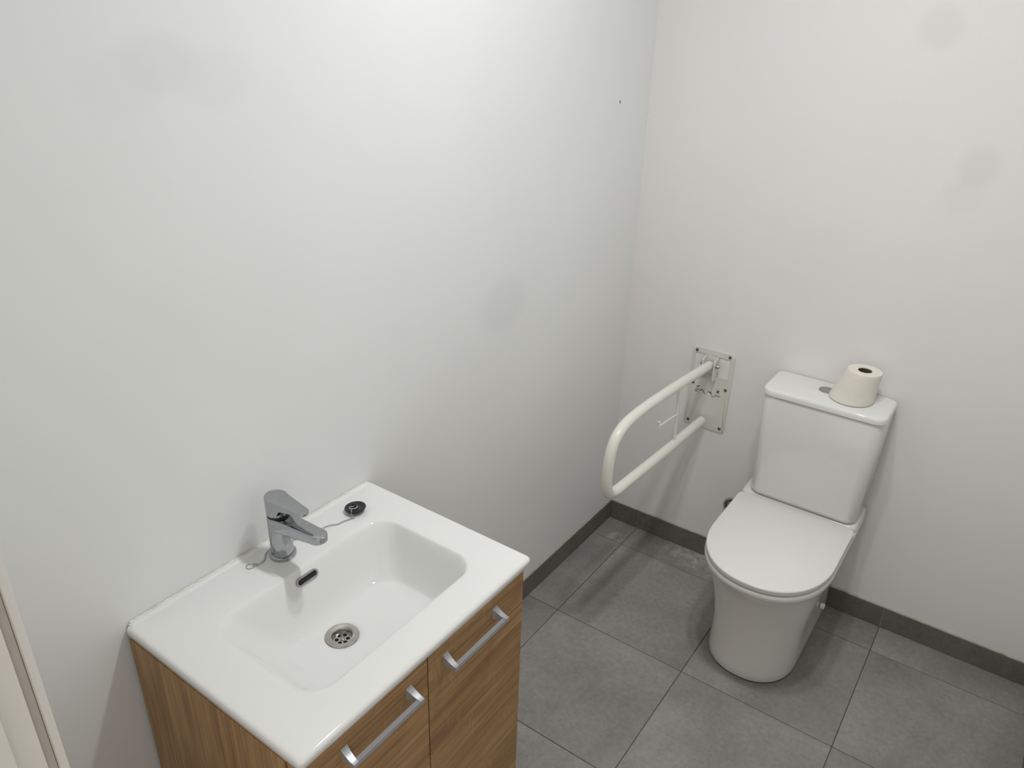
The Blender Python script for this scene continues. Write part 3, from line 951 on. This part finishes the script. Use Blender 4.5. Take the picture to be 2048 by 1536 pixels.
# instruction sticker: tick with a lowered-hand drawing, cross with a raised one
LX = -0.0049
lb = tag(link('instruction_label', boxm(LX - 0.0002, LX + 0.0001, -0.384, -0.283, 0.636, 0.674), M['label'], rl, smooth=0), 'pale sticker with black tick and cross pictograms')
bm = bmesh.new()
o = 0.0003
FXp = LX - 0.0002
ribbon(bm, [(-0.2865, 0.6680), (-0.2905, 0.6640), (-0.2980, 0.6725)], 0.0026, FXp, o)
ribbon(bm, [(-0.3590, 0.6720), (-0.3685, 0.6615)], 0.0028, FXp, o)
ribbon(bm, [(-0.3685, 0.6720), (-0.3590, 0.6615)], 0.0028, FXp, o)
for dz in (0.0, 0.0022, 0.0044):
    ribbon(bm, [(-0.285, 0.6585 - dz), (-0.306, 0.6578 - dz)], 0.0007, FXp, o)
ribbon(bm, [(-0.303, 0.6560), (-0.3075, 0.6600), (-0.3100, 0.6560), (-0.3175, 0.6510)], 0.0026, FXp, o)
ribbon(bm, [(-0.3110, 0.6620), (-0.3150, 0.6635), (-0.3160, 0.6590)], 0.0006, FXp, o)
ribbon(bm, [(-0.3150, 0.6540), (-0.3220, 0.6480), (-0.3195, 0.6450), (-0.3120, 0.6490)], 0.0007, FXp, o)
lathe(bm, [(0.0028, 0), (0.0028, 0.0003)], (FXp, -0.2870, 0.6490), 14, axis=(-1, 0, 0))
ribbon(bm, [(-0.2895, 0.6488), (-0.299, 0.6478)], 0.0007, FXp, o)
ribbon(bm, [(-0.3275, 0.662), (-0.3275, 0.640)], 0.0004, FXp, o)
ribbon(bm, [(-0.3310, 0.6590), (-0.3375, 0.6560), (-0.3440, 0.6525)], 0.0030, FXp, o)
ribbon(bm, [(-0.3395, 0.6610), (-0.3400, 0.6560)], 0.0018, FXp, o)
ribbon(bm, [(-0.3420, 0.6500), (-0.3480, 0.6440), (-0.3560, 0.6480), (-0.3520, 0.6520)], 0.0007, FXp, o)
ribbon(bm, [(-0.3380, 0.6500), (-0.3480, 0.6420), (-0.3540, 0.6455)], 0.0005, FXp, o)
for dz in (0.0, 0.0026, 0.0052):
    ribbon(bm, [(-0.3560 + 0.6 * dz, 0.6545 - dz), (-0.3770 + 0.8 * dz, 0.6535 - dz)], 0.0007, FXp, o)
link('pictograms', bm, M['ink'], lb, smooth=0)
lb.name = 'instruction_label'

# ------------------------------------------------------------------ water valve on the wall behind the lid
VY, VZc = -0.482, 0.250
va = tag(empty('water_valve', (0, VY, VZc)), 'chrome water valve on the back wall left of the toilet', 'valve')
bm = bmesh.new()
torus(bm, (-0.006, VY, VZc), 0.0295, 0.0050, axis=(1, 0, 0), n=40, m=12)
lathe(bm, [(0.029, 0.0006), (0.029, 0.003), (0.0225, 0.003), (0.0215, 0.010), (0.013, 0.0110)], (0, VY, VZc), 36, axis=(-1, 0, 0))
link('escutcheon', bm, M['steel'], va)
bm = bmesh.new()
lathe(bm, [(0.0115, 0.010), (0.0115, 0.050), (0.0140, 0.052), (0.0140, 0.062), (0.006, 0.064)], (0, VY, VZc), 28, axis=(-1, 0, 0))
tube(bm, [(-0.035, VY, VZc), (-0.035, VY, VZc + 0.03)], 0.0075, 16)
link('valve_body', bm, M['chrome'], va)

for ob in list(bpy.data.objects):
    if '_loc' in ob:
        del ob['_loc']
